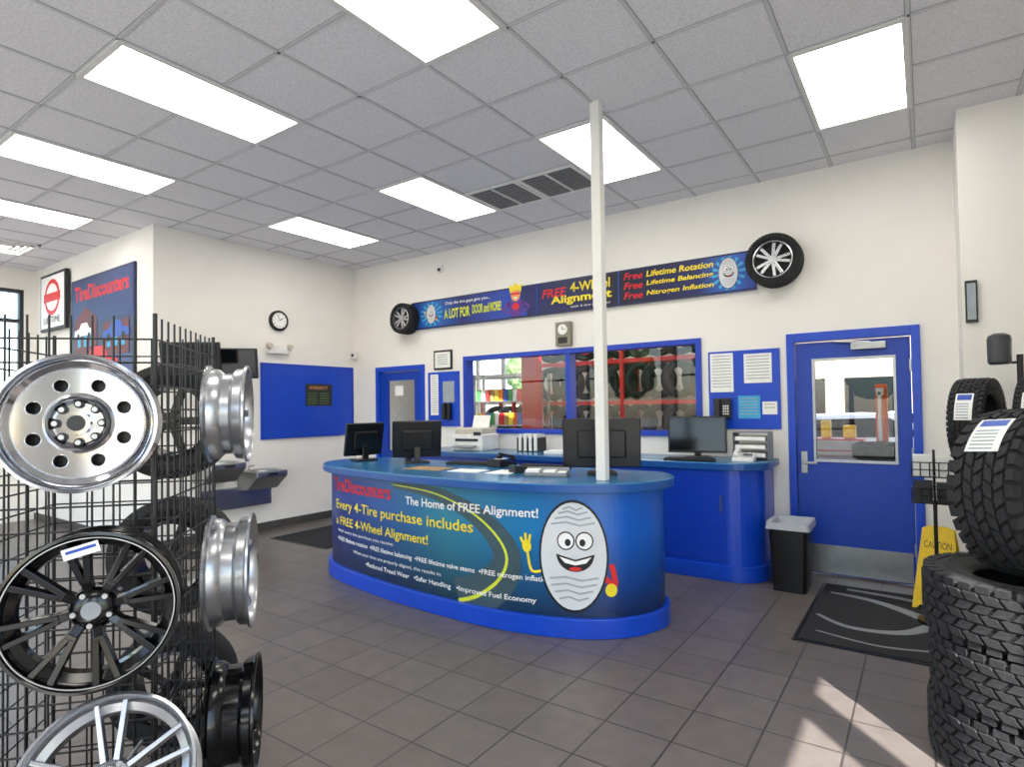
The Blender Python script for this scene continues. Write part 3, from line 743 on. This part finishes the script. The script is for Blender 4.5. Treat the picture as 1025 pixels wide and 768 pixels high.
poly('hero_cape', [[(hx-.16, -.17), (hx-.07, .05), (hx+.07, .05), (hx+.17, -.17)]], PBLUE, fy(.003), bn)
poly('hero_body', [[(hx-.08, -.17), (hx-.12, .02), (hx+.12, .02), (hx+.08, -.17)]]+strip([(hx-.1, 0), (hx-.2, -.07), (hx-.12, -.12)], .05)+strip([(hx+.1, 0), (hx+.2, -.07), (hx+.12, -.12)], .05), M('print_purple', '5A2C8C', .5), fy(.005), bn)
poly('hero_emblem', [ell(hx, -.05, .05, .045)], RED, fy(.007), bn)
poly('hero_face', [ell(hx, .10, .07, .085)], SKIN, fy(.006), bn)
poly('hero_hair', [[(hx-.08, .12), (hx-.1, .22), (hx-.03, .20), (hx, .25), (hx+.04, .2), (hx+.1, .22), (hx+.08, .12), (hx+.04, .15), (hx-.04, .15)]], YEL, fy(.008), bn)
poly('hero_mask', [rect(hx-.06, hx+.06, .095, .12)], RED, fy(.008), bn)
poly('hero_smile', [[(hx-.035, .065), (hx, .04), (hx+.035, .065)]], PWHITE, fy(.008), bn)
text('text_free', 'FREE', nx(-3.68), .0, .33, .10, RED, F, bn, bold=.02, shear=.2)
text('text_4wheel', '4-Wheel', nx(-3.30), .03, .50, .11, YEL, F, bn, bold=.02)
text('text_alignment', 'Alignment', nx(-3.56), -.11, .78, .12, YEL, F, bn, bold=.03)
text('text_small', 'with 4 tire purchase', nx(-3.3), -.155, .5, .03, PWHITE, F, bn)
for i, t in enumerate(('Lifetime Rotation', 'Lifetime Balancing', 'Nitrogen Inflation')):
    text('text_free_%d' % (i+1), 'Free', nx(-2.64), .075-.105*i, .22, .075, RED, F, bn, shear=.25, bold=.02)
    text('text_line_%d' % (i+1), t, nx(-2.38), .08-.105*i, .70, .065, YEL, F, bn, shear=.15, bold=.02)
rays = []
for i in range(14):
    a = 2*math.pi*i/14; rays.append([(nx(-1.54), 0), (nx(-1.54)+.16*math.cos(a), .165*math.sin(a)), (nx(-1.54)+.16*math.cos(a+.2), .165*math.sin(a+.2))])
poly('rays_right', rays, PCYAN, fy(.002), bn)
mascot(bn, fy, nx(-1.54), 0, .15, None, arms=False)
for (x, z, R) in ((-5.89, 2.79, .215), (-1.11, 2.86, .245)):
    tg = tyre('wall_mounted_tire', R-.01, R*.70, .19, None, (x, YB-.104, z), aim((0, -1, 0)), n=48)
    lathe('rim_lip', [(R*.70, -.06), (R*.70, .085), (R*.66, .088), (R*.62, .06), (R*.62, -.06)], SILVER, tg)
    cyl('rim_back', R*.63, .01, (0, 0, -.03), DARK, tg)
    for i in range(10):
        a = 2*math.pi*(i//2)/5+(.22 if i % 2 else -.22)
        box('rim_spoke_%d' % (i+1), (R*.50, .030, .02), (R*.37*math.cos(a), R*.37*math.sin(a), .06), SILVER, tg, rot=(0, .0, a))
    cyl('rim_hub', R*.15, .04, (0, 0, .055), SILVER, tg)

def board(name, x0, x1, z0, z1, papers, extra=None):
    g = group(name, ((x0+x1)/2, YB, (z0+z1)/2)); cx = (x0+x1)/2; cz = (z0+z1)/2
    boxes('panel', [(x0-cx, x1-cx, -.02, -.001, z0-cz, z1-cz)], BLUE2, g, bevel=.003)
    for i, (a, b, c, d, m) in enumerate(papers):
        boxes('paper_%d' % (i+1), [(a-cx, b-cx, -.024, -.0202, c-cz, d-cz)], m, g)
        boxes('print_%d' % (i+1), [(a-cx+.02, b-cx-.02, -.0248, -.0242, d-cz-.03-.03*k, d-cz-.022-.03*k) for k in range(int((d-c-.04)/.03))], PGREY, g)
    return g
board('notice_board', -1.76, -1.10, 1.30, 2.06, [(-1.74, -1.52, 1.66, 2.04, PAPER), (-1.42, -1.17, 1.74, 2.02, PAPER), (-1.48, -1.28, 1.40, 1.62, PCYAN), (-1.26, -1.13, 1.44, 1.56, PAPER)])
board('notice_board', -5.55, -5.0, 1.30, 2.03, [(-5.5, -5.36, 1.45, 2.0, PAPER), (-5.28, -5.08, 1.62, 1.9, PGREY)])
g = group('telephone', (-5.18, YB-.026, 1.50)); box('body', (.12, .05, .22), (0, -.027, 0), BLACK, g, bevel=.01); box('handset', (.05, .04, .2), (-.03, -.065, 0), DARK, g, bevel=.01)
g = group('telephone', (-1.62, YB-.026, 1.50)); box('body', (.16, .05, .2), (0, -.027, 0), BLACK, g, bevel=.01); box('handset', (.05, .04, .18), (-.04, -.07, 0), DARK, g, bevel=.01)
boxes('keypad', [(.01+.02*i, .022+.02*i, -.056, -.05, -.06+.025*j, -.045+.025*j) for i in range(3) for j in range(4)], PAPER, g)
g = group('framed_certificate', (-5.28, YB, 2.19)); boxes('frame', [(-.16, .16, -.02, 0, -.13, .13)], BLACK, g, bevel=.003); boxes('paper', [(-.135, .135, -.023, -.02, -.105, .105)], PAPER, g)
boxes('print', [(-.09, .09, -.024, -.023, -.06+.03*i, -.05+.03*i) for i in range(5)], PGREY, g)
g = group('time_recorder', (-3.40, YB, 2.38)); boxes('case', [(-.10, .10, -.06, 0, -.14, .14)], M('tan_metal', '8A8474', .5), g, bevel=.01)
cyl('dial', .06, .01, (0, -.063, .05), PAPER, g, rot=(math.pi/2, 0, 0)); boxes('label', [(-.06, .06, -.064, -.06, -.11, -.04)], DARK, g)
boxes('hands', [(-.003, .003, -.0705, -.069, .05, .09), (-.0, .035, -.0705, -.069, .047, .053)], BLACK, g)
g = group('motion_sensor', (-5.3, YB, 3.42)); box('body', (.07, .05, .1), (0, -.025, 0), WHITE, g, bevel=.01); box('lens', (.05, .01, .04), (0, -.052, -.015), DARK, g, bevel=.003)
g = group('corner_camera', (-6.98, 5.86, 2.35)); box('body', (.08, .08, .12), (0, 0, 0), WHITE, g, bevel=.015); cyl('lens', .02, .02, (.02, -.045, 0), DARK, g, rot=(math.pi/2, 0, 0))
g = group('framed_notice', (.29, 5.35, 2.25)); boxes('frame', [(-.035, .035, -.03, 0, -.15, .15)], BLACK, g, bevel=.002); boxes('sheet', [(-.025, .025, -.033, -.03, -.13, .13)], PGREY, g)

# ---- left wall things: groups rotated so local -Y faces +X
LW = math.pi/2
g = group('analog_clock', (-7.05, 4.64, 2.74), LW)
cyl('rim', .135, .04, (0, -.02, 0), BLACK, g, rot=(math.pi/2, 0, 0), seg=40)
cyl('dial', .105, .004, (0, -.042, 0), PWHITE, g, rot=(math.pi/2, 0, 0), seg=40)
poly('marks', [[(.09*math.sin(a)-.004, .09*math.cos(a)-.008), (.09*math.sin(a)+.004, .09*math.cos(a)-.008), (.09*math.sin(a)+.004, .09*math.cos(a)+.008), (.09*math.sin(a)-.004, .09*math.cos(a)+.008)] for a in [i*math.pi/6 for i in range(12)]]+strip([(0, 0), (.05, .035)], .009)+strip([(0, 0), (-.03, .08)], .006), PBLK, flat(.047), g)
g = group('emergency_light', (-7.05, 4.62, 2.36), LW)
box('body', (.30, .07, .11), (0, -.036, -.01), WHITE, g, bevel=.01)
for s in (-1, 1): cyl('lamp_%d' % (s+2), .045, .05, (s*.15, -.085, .03), BEIGE, g, rot=(math.pi/2, 0, 0), r2=.035)
g = group('bulletin_board', (-7.05, 5.13, 1.67), LW)
boxes('panel', [(-.75, .75, -.022, -.001, -.50, .50)], BLUE2, g, bevel=.003)
boxes('edge', [(-.75, .75, -.03, -.022, -.50, -.48), (-.75, .75, -.03, -.022, .48, .50), (-.75, -.73, -.03, -.022, -.48, .48), (.73, .75, -.03, -.022, -.48, .48)], BLUE, g)
boxes('poster', [(-.08, .36, -.026, -.022, -.07, .24)], DARK, g)
text('poster_title', 'WARRANTY', -.03, .16, .32, .05, SKIN, flat(.027), g)
boxes('poster_lines', [(-.05+.2*c, .1+.2*c, -.0285, -.0265, -.04+.035*i, -.025+.035*i) for i in range(5) for c in (0, 1)], M('print_green', '4E6E3C', .6), g)

g = group('drinking_fountain', (-7.048, 4.05, 0), LW)
def fount(nm, x, z):
    prism(nm+'_body', [(0, z-.24), (-.22, z-.24), (-.40, z-.10), (-.44, z-.07), (-.44, z), (0, z)], -.21, .21, STEEL, g, bevel=.012,
          loc=(x, 0, 0), rot=Matrix(((0, 0, 1), (1, 0, 0), (0, 1, 0))).to_euler())
    lathe(nm+'_basin', [(.0, .002), (.13, .004), (.15, .012), (.158, .012), (.16, 0)], STEEL, g, loc=(x, -.26, z), closed=False)
    wires(nm+'_bubbler', [[(x-.12, -.12, z), (x-.12, -.12, z+.05), (x-.08, -.17, z+.06)]], .01, STEEL, g)
    box(nm+'_button', (.12, .02, .03), (x, -.445, z-.035), DARK, g)
fount('high', -.33, .94); fount('low', .22, .80)
boxes('cover', [(-.5, .42, -.10, 0, .35, .60)], STEEL, g, bevel=.006)

def tv(loc, rz, ext):
    g = group('television', loc, rz)
    box('case', (.62, .05, .36), (0, 0, 0), BLACK, g, bevel=.008, rot=(.22, 0, 0))
    box('screen', (.57, .004, .31), (0, -.026, .004), SCREEN, g, bevel=0, rot=(.22, 0, 0))
    wires('arm', [[(0, .03, 0), (0, .12, 0), ext]], .016, DARK, g)
def local_ext(loc, rz, world):
    v = Vector(world)-Vector(loc); v.rotate(mathutils.Euler((0, 0, -rz))); return tuple(v)
for loc, rz in (((-6.74, 3.80, 2.11), .85), ((-6.60, 3.28, 2.13), .75)):
    tv(loc, rz, local_ext(loc, rz, (-7.045, loc[1]+.12, 2.13)))

# alcove wall posters (face Y = 3.09)
g = group('alcove_poster', (-8.38, 3.09, 2.60))
boxes('board', [(-.93, .93, -.03, 0, -.70, .70)], PNAVY, g, bevel=.003)
F2 = flat(.003, -.03)
poly('sky_shape', [rect(-.9, .9, .1, .67)], M('print_dusk_sky', '2C4478', .5), flat(.002, -.03), g)
poly('street_shapes', [rect(-.9, .9, -.68, -.35)], M('print_dusk', '3C4A78', .5), F2, g)
poly('building', [rect(-.8, -.1, -.35, .15), [(-.8, .15), (-.45, .32), (-.1, .15)], rect(.1, .8, -.35, .05)], M('print_brick', '6A2C34', .5), flat(.004, -.03), g)
poly('windows', [rect(-.7+.2*i, -.6+.2*i, -.2, 0) for i in range(3)]+[rect(.2+.2*i, .3+.2*i, -.25, -.1) for i in range(3)], PCYAN, flat(.005, -.03), g)
def carpoly(cx, cz, k): return [(cx-.6*k, cz-.15*k), (cx-.58*k, cz), (cx-.3*k, cz+.04*k), (cx-.15*k, cz+.18*k), (cx+.2*k, cz+.18*k), (cx+.35*k, cz+.03*k), (cx+.6*k, cz), (cx+.62*k, cz-.15*k)]
poly('car_shape', [carpoly(-.1, -.40, 1)], RED, flat(.006, -.03), g)
poly('car_shape_blue', [carpoly(.45, -.05, .6)], PBLUE, flat(.0065, -.03), g)
poly('car_shape_white', [carpoly(-.5, .02, .5)], PWHITE, flat(.0065, -.03), g)
poly('car_wheels', [ell(-.45, -.55, .09, .09), ell(.28, -.55, .09, .09), ell(.25, -.14, .05, .05), ell(.66, -.14, .05, .05), ell(-.67, -.06, .04, .04), ell(-.33, -.06, .04, .04)], PBLK, flat(.008, -.03), g)
text('title', 'TireDiscounters', -.8, .40, 1.6, .2, RED, F2, g, bold=.03)
g = group('framed_logo_sign', (-9.86, 3.07, 3.10))
boxes('frame', [(-.46, .46, -.05, 0, -.40, .40)], DARK, g, bevel=.005); boxes('sheet', [(-.42, .42, -.054, -.05, -.36, .36)], PWHITE, g)
poly('badge', [ell(0, .06, .28, .25)], RED, flat(.002, -.054), g); poly('badge_centre', [ell(0, .06, .22, .19)], PWHITE, flat(.003, -.054), g)
poly('badge_band', [rect(-.30, .30, .0, .12)], RED, flat(.004, -.054), g)
text('badge_text', 'LIFETIME', -.3, -.30, .6, .09, PBLK, flat(.003, -.054), g)

# ------------------------------------------------------------ mats, bin
g = group('door_mat', (-.26, 4.94, 0))
boxes('pile', [(-.46, .46, -.70, .70, 0, .010)], M('mat_pile', '1C1D20', .95, var=.3, scale=90), g)
boxes('rubber_edge', [(-.49, .49, -.73, -.70, 0, .006), (-.49, .49, .70, .73, 0, .006), (-.49, -.46, -.70, .70, 0, .006), (.46, .49, -.70, .70, 0, .006)], BLACK, g)
GM = M('mat_grey_pile', '7C8084', .95); FZ = lambda x, z: (x, z, .0115)
poly('swoosh', strip(cat([(-.42, -.15), (-.2, -.32), (.1, -.25), (.3, .05), (.42, .2)], 6), .03, .12)+strip(cat([(-.40, .45), (-.1, .38), (.2, .15), (.42, -.15)], 6), .04, .14)+strip(cat([(-.3, .6), (.1, .55), (.4, .4)], 6), .05, .09)+strip(cat([(-.38, -.5), (0, -.58), (.4, -.45)], 6), .02, .03), GM, FZ, g)
g = group('floor_mat', (-6.0, 4.9, 0)); boxes('pile', [(-.5, .5, -.7, .7, 0, .01)], M('mat_pile', '1C1D20', .95), g, bevel=.004); boxes('edge', [(-.53, .53, -.73, .73, 0, .005)], BLACK, g)
g = group('trash_can', (-.945, 5.40, 0))
def rrect(w, d, r=.03, n=4):
    P = []
    for cx, cy, a in ((w-r, d-r, 0), (-w+r, d-r, 90), (-w+r, -d+r, 180), (w-r, -d+r, 270)):
        for i in range(n+1):
            t = math.radians(a+90*i/n); P.append((cx+r*math.cos(t), cy+r*math.sin(t)))
    return P
def loft(name, rings, mat, parent, caps=(True, False)):
    v = []; f = []; n = len(rings[0][0])
    for P, z in rings: v += [(x, y, z) for x, y in P]
    for k in range(len(rings)-1):
        for i in range(n): f.append((k*n+i, k*n+(i+1) % n, (k+1)*n+(i+1) % n, (k+1)*n+i))
    if caps[0]: f.append(tuple(range(n-1, -1, -1)))
    if caps[1]: f.append(tuple(range((len(rings)-1)*n, len(rings)*n)))
    return add(name, pyd(v, f, name), mat, parent, smooth=True)
loft('bin', [(rrect(.125, .16), 0), (rrect(.145, .185), .52), (rrect(.155, .195), .52), (rrect(.155, .195), .55), (rrect(.14, .18), .55), (rrect(.12, .155), .02)], BLACK, g, (True, True))
Wb = [(x*(1+random.uniform(-.02, .03)), y*(1+random.uniform(-.02, .03))) for x, y in rrect(.165, .205)]
loft('liner', [(Wb, .51), (rrect(.162, .202), .54), (rrect(.16, .20), .565), (rrect(.13, .17), .56), (rrect(.11, .14), .42)], M('bag_plastic', 'B4B8C0', .35), g, (False, True))

# ------------------------------------------------------------ workshop behind
boxes('floor_workshop', [(-10.0, 2.5, 6.07, 10.3, -.1, 0)], M('concrete', 'A09E9A', .6, var=.15, scale=3))
boxes('ceiling_workshop', [(-10.0, 2.5, 6.07, 10.3, 4.0, 4.1)], M('workshop_ceiling', 'A8AAAE', .8))
SW = M('workshop_wall', 'DAD4C6', .8)
wall('wall_workshop_rear', 'y', 10.2, 10.3, -10, 2.5, 0, 4.0, [(-9.4, -6.6, .0, 2.9), (-1.9, .9, 0, 2.9)], SW)
wall('wall_workshop_left', 'x', -10.1, -10.0, 6.07, 10.3, 0, 4.0, [], SW)
wall('wall_workshop_right', 'x', 2.5, 2.6, 6.07, 10.3, 0, 4.0, [], SW)
wall('wall_workshop_partition', 'y', 6.0, 6.07, -10, -7.17, 0, 4.0, [], SW)
wall('wall_workshop_partition_right', 'y', 6.0, 6.07, RX0+.12, 2.5, 0, 4.0, [], SW)
g = group('garage_door', (-8.0, 10.15, 0))
boxes('rails', [(-1.4, 1.4, -.03, .03, z-.05, z+.05) for z in (.05, .55, 1.1, 1.65, 2.2, 2.85)], TRIMW, g)
boxes('stiles', [(x-.04, x+.04, -.029, .029, 0, 2.9) for x in (-1.36, -.68, 0, .68, 1.36)], TRIMW, g)
boxes('lower_panels', [(-1.4, 1.4, -.01, .01, 0, .55)], TRIMW, g)
def rack(x, y, rz, n, zs, W):
    global k, src
    g = group('tire_storage_rack', (x, y, 0), rz)
    boxes('posts', [(a-.03, a+.03, b-.03, b+.03, 0, max(zs)+.4) for a in (-W, 0, W) for b in (-.3, .3)], REDP, g)
    boxes('beams', [(-W, W, b-.02, b+.02, z-.38, z-.32) for z in zs for b in (-.3, .3)], REDP, g)
    for z in zs:
        for i in range(n):
            k += 1
            o = bpy.data.objects.new('tire_%d' % k, src); COL.objects.link(o); o.parent = g
            o.rotation_mode = 'QUATERNION'; o.rotation_quaternion = aim((1, -.75, 0)); o.location = (-W+.14+(2*W-.28)*i/(n-1), 0, z)
k = 0
_b = tyre('tmp', .29, .19, .18, None, tread=False)
src = _b.children[0].data
for c in list(_b.children): bpy.data.objects.remove(c)
bpy.data.objects.remove(_b)
rack(-3.9, 8.9, 0, 10, (.62, 1.28, 1.94, 2.60), 1.6)
rack(-6.4, 9.5, 0, 5, (.62, 1.28), .75)
g = group('supply_shelf', (-5.75, 8.2, 0), .25)
boxes('uprights', [(a-.02, a+.02, b-.02, b+.02, 0, 2.1) for a in (-.6, .6) for b in (-.2, .2)], STEEL, g)
boxes('shelves', [(-.6, .6, -.2, .2, z-.02, z) for z in (.3, .8, 1.25, 1.65, 2.05)], STEEL, g)
pal = [RED, YEL, PBLUE, PWHITE, M('carton', 'B08850', .8), M('label_orange', 'E8761C', .5), M('label_green', '3C9C4C', .5)]
for c in range(7):
    L = []
    for z in (.3, .8, 1.25, 1.65):
        for q in range(2):
            sl = (c*2+q*7+int(z*10)) % 14
            L.append((-.57+.082*sl, -.505+.082*sl, -.17, .05, z, z+.2+.1*((sl*3) % 3)/2))
    boxes('goods_%d' % (c+1), L, pal[c], g)
def wposter(x, z, w, h, m, m2):
    g = group('workshop_poster', (x, 10.195, z)); boxes('sheet', [(-w, w, -.006, 0, -h, h)], m, g); boxes('band', [(-w*.9, w*.9, -.008, -.006, h*.1, h*.6), (-w*.7, w*.7, -.008, -.006, -h*.6, -h*.3)], m2, g)
wposter(-5.3, 2.6, .5, .4, RED, PWHITE); wposter(-3.6, 3.3, .8, .3, PBLUE, YEL); wposter(-2.3, 2.0, .28, .6, PWHITE, RED)
def lift(x, y, m=REDP):
    g = group('car_lift', (x, y, 0))
    boxes('column', [(-.12, .12, -.10, .10, .03, 3.2)], m, g, bevel=.01); boxes('foot', [(-.25, .25, -.25, .25, 0, .03)], DARK, g)
    boxes('carriage', [(-.16, .16, -.16, -.10, .4, 1.0)], YSIGN, g); boxes('arm', [(-.5, .1, -.22, -.12, .4, .48)], DARK, g, bevel=.01)
lift(-2.05, 7.3); lift(.35, 9.6, M('orange_steel', 'D8501C', .4)); lift(-4.75, 7.3)
g = group('tool_cabinet', (-.98, 9.3, 0))
boxes('body', [(-.3, .3, -.25, .25, .1, 1.05)], REDP, g, bevel=.01)
boxes('drawers', [(-.27, .27, -.262, -.25, .15+.15*i, .28+.15*i) for i in range(6)], M('drawer_grey', '9A9A9C', .4), g, bevel=.003)
boxes('casters', [(x-.03, x+.03, y-.03, y+.03, 0, .1) for x in (-.25, .25) for y in (-.2, .2)], BLACK, g)
boxes('canister', [(-.22, -.1, -.1, .05, 1.05, 1.3), (.05, .2, -.08, .06, 1.05, 1.23)], YSIGN, g, bevel=.02)
g = group('tire_changer', (-.42, 7.9, 0))
boxes('cabinet', [(-.2, .2, -.3, .3, 0, .8)], REDP, g, bevel=.02); cyl('turntable', .24, .06, (0, 0, .85), STEEL, g)
boxes('tower', [(-.06, .06, .25, .35, .8, 1.75)], M('orange_steel', 'D8501C', .4), g, bevel=.01); boxes('arm', [(-.03, .03, -.1, .3, 1.62, 1.70), (-.02, .02, -.1, -.06, 1.1, 1.66)], STEEL, g, bevel=.005)
_w = tyre('mounted_wheel', .29, .2, .19, g, (0, 0, .98), None, tread=False)
for cx in (-7, -4, -1):
    g = group('workshop_ceiling_light', (cx, 7.6, 3.95)); boxes('housing', [(-.65, .65, -.22, .22, 0, .05)], TRIMW, g); boxes('tube', [(-.62, .62, -.19, .19, -.02, 0)], M('tube_glow', 'FFFFFF', .5, emit=24), g)

def car(x, y, rz, paint):
    g = group('parked_car', (x, y, -.12), rz)
    side = [(-2.2, .35), (-2.25, .75), (-2.0, .95), (-1.1, 1.02), (-.55, 1.42), (.9, 1.46), (1.7, 1.05), (2.2, .95), (2.25, .4)]
    RX = (math.pi/2, 0, 0)
    prism('body', side, -.88, .88, paint, g, bevel=.08, rot=RX)
    prism('side_glass', [(-.95, 1.03), (-.5, 1.36), (.82, 1.39), (1.4, 1.06)], -.885, .885, SCREEN, g, rot=RX)
    boxes('bumpers', [(-2.32, -2.15, -.8, .8, .35, .6), (2.15, 2.32, -.8, .8, .35, .6)], GREYP, g, bevel=.03)
    for i, (wx, wy) in enumerate(((-1.4, -.82), (1.4, -.82), (-1.4, .82), (1.4, .82))):
        cyl('wheel_%d' % (i+1), .33, .22, (wx, wy, .33), RUB, g, rot=RX); cyl('hubcap_%d' % (i+1), .2, .24, (wx, wy, .33), SILVER, g, rot=RX)
car(-1.6, 12.6, .35, M('car_paint_white', 'E8E8EA', .25)); car(-.2, 18.5, -.1, M('car_paint_silver', 'AEB2B8', .25)); car(-9.5, 14.5, .1, M('car_paint_grey', '6A7078', .25))

# outside
boxes('ground_outside', [(-60, 60, -60, 60, -.25, -.12)], M('asphalt', '9A9994', .9, var=.1, scale=.5))
g = group('neighbour_building', (4, 34, -.12))
boxes('body', [(-14, 12, -3, 3, 0, 5.2)], M('brick_tan', 'B8A48C', .9), g); boxes('roof_edge', [(-14.2, 12.2, -3.2, 3.2, 5.2, 5.6)], M('roof_brown', '6A5A50', .8), g)
boxes('shopfronts', [(-13+3*i, -10.8+3*i, -3.05, -3, .2, 2.8) for i in range(8)], SCREEN, g)
GREEN = M('foliage', '5C7A48', .9, var=.5, scale=2.5)
def tree(x, y, h):
    g = group('tree', (x, y, -.12))
    cyl('trunk', .18, h*.5, (0, 0, h*.25), M('bark', '5A4632', .9), g, r2=.12)
    for i in range(5):
        bm = bmesh.new(); bmesh.ops.create_icosphere(bm, subdivisions=3, radius=h*.24)
        for v in bm.verts: v.co *= 1+random.uniform(-.14, .14)
        me = bpy.data.meshes.new('crown'); bm.to_mesh(me); bm.free()
        add('crown_%d' % (i+1), me, GREEN, g, loc=(random.uniform(-.2, .2)*h, random.uniform(-.2, .2)*h, h*(.55+.09*i)))
for x, y, h in ((-34, 50, 6), (-26, 52, 7), (-18, 50, 6), (-40, 4, 7), (-38, -6, 6), (-20, -32, 7), (-12, -34, 8), (-4, -33, 6)):
    tree(x, y, h)

# ------------------------------------------------------------ light
w = bpy.data.worlds.new('World'); S.world = w; w.use_nodes = True
nt = w.node_tree; bg = nt.nodes['Background']
sky = nt.nodes.new('ShaderNodeTexSky')
try:
    sky.sky_type = 'NISHITA'; sky.sun_disc = False; sky.sun_elevation = math.radians(42); sky.sun_rotation = math.radians(140)
except Exception: pass
nt.links.new(sky.outputs[0], bg.inputs[0]); bg.inputs[1].default_value = .55
sd = bpy.data.lights.new('sun', 'SUN'); sd.energy = 20; sd.angle = math.radians(.6); sd.color = (1, .96, .90)
so = bpy.data.objects.new('sun', sd); COL.objects.link(so)
so.rotation_mode = 'QUATERNION'; so.rotation_quaternion = Vector((-.655, .756, -.906)).to_track_quat('-Z', 'Y'); so.location = (6, -7, 9)

# ------------------------------------------------------------ camera
cd = bpy.data.cameras.new('camera'); cam = bpy.data.objects.new('camera', cd); COL.objects.link(cam)
cd.sensor_fit = 'HORIZONTAL'; cd.sensor_width = 36; cd.lens = 36*590/1025; cd.clip_start = .05
cd.shift_y = .0103
yaw = math.radians(35); p = math.radians(1.3); r = .0145
f = Vector((-math.sin(yaw)*math.cos(p), math.cos(yaw)*math.cos(p), math.sin(p)))
rt = Vector((math.cos(yaw), math.sin(yaw), 0)); up = rt.cross(f)
up2 = up*math.cos(r)+rt*math.sin(r); rt2 = rt*math.cos(r)-up*math.sin(r)
m = Matrix((rt2, up2, -f)).transposed().to_4x4(); m.translation = (0, 0, 1.54)
cam.matrix_world = m
S.camera = cam
S.view_settings.view_transform = 'Standard'
S.view_settings.exposure = 0.08
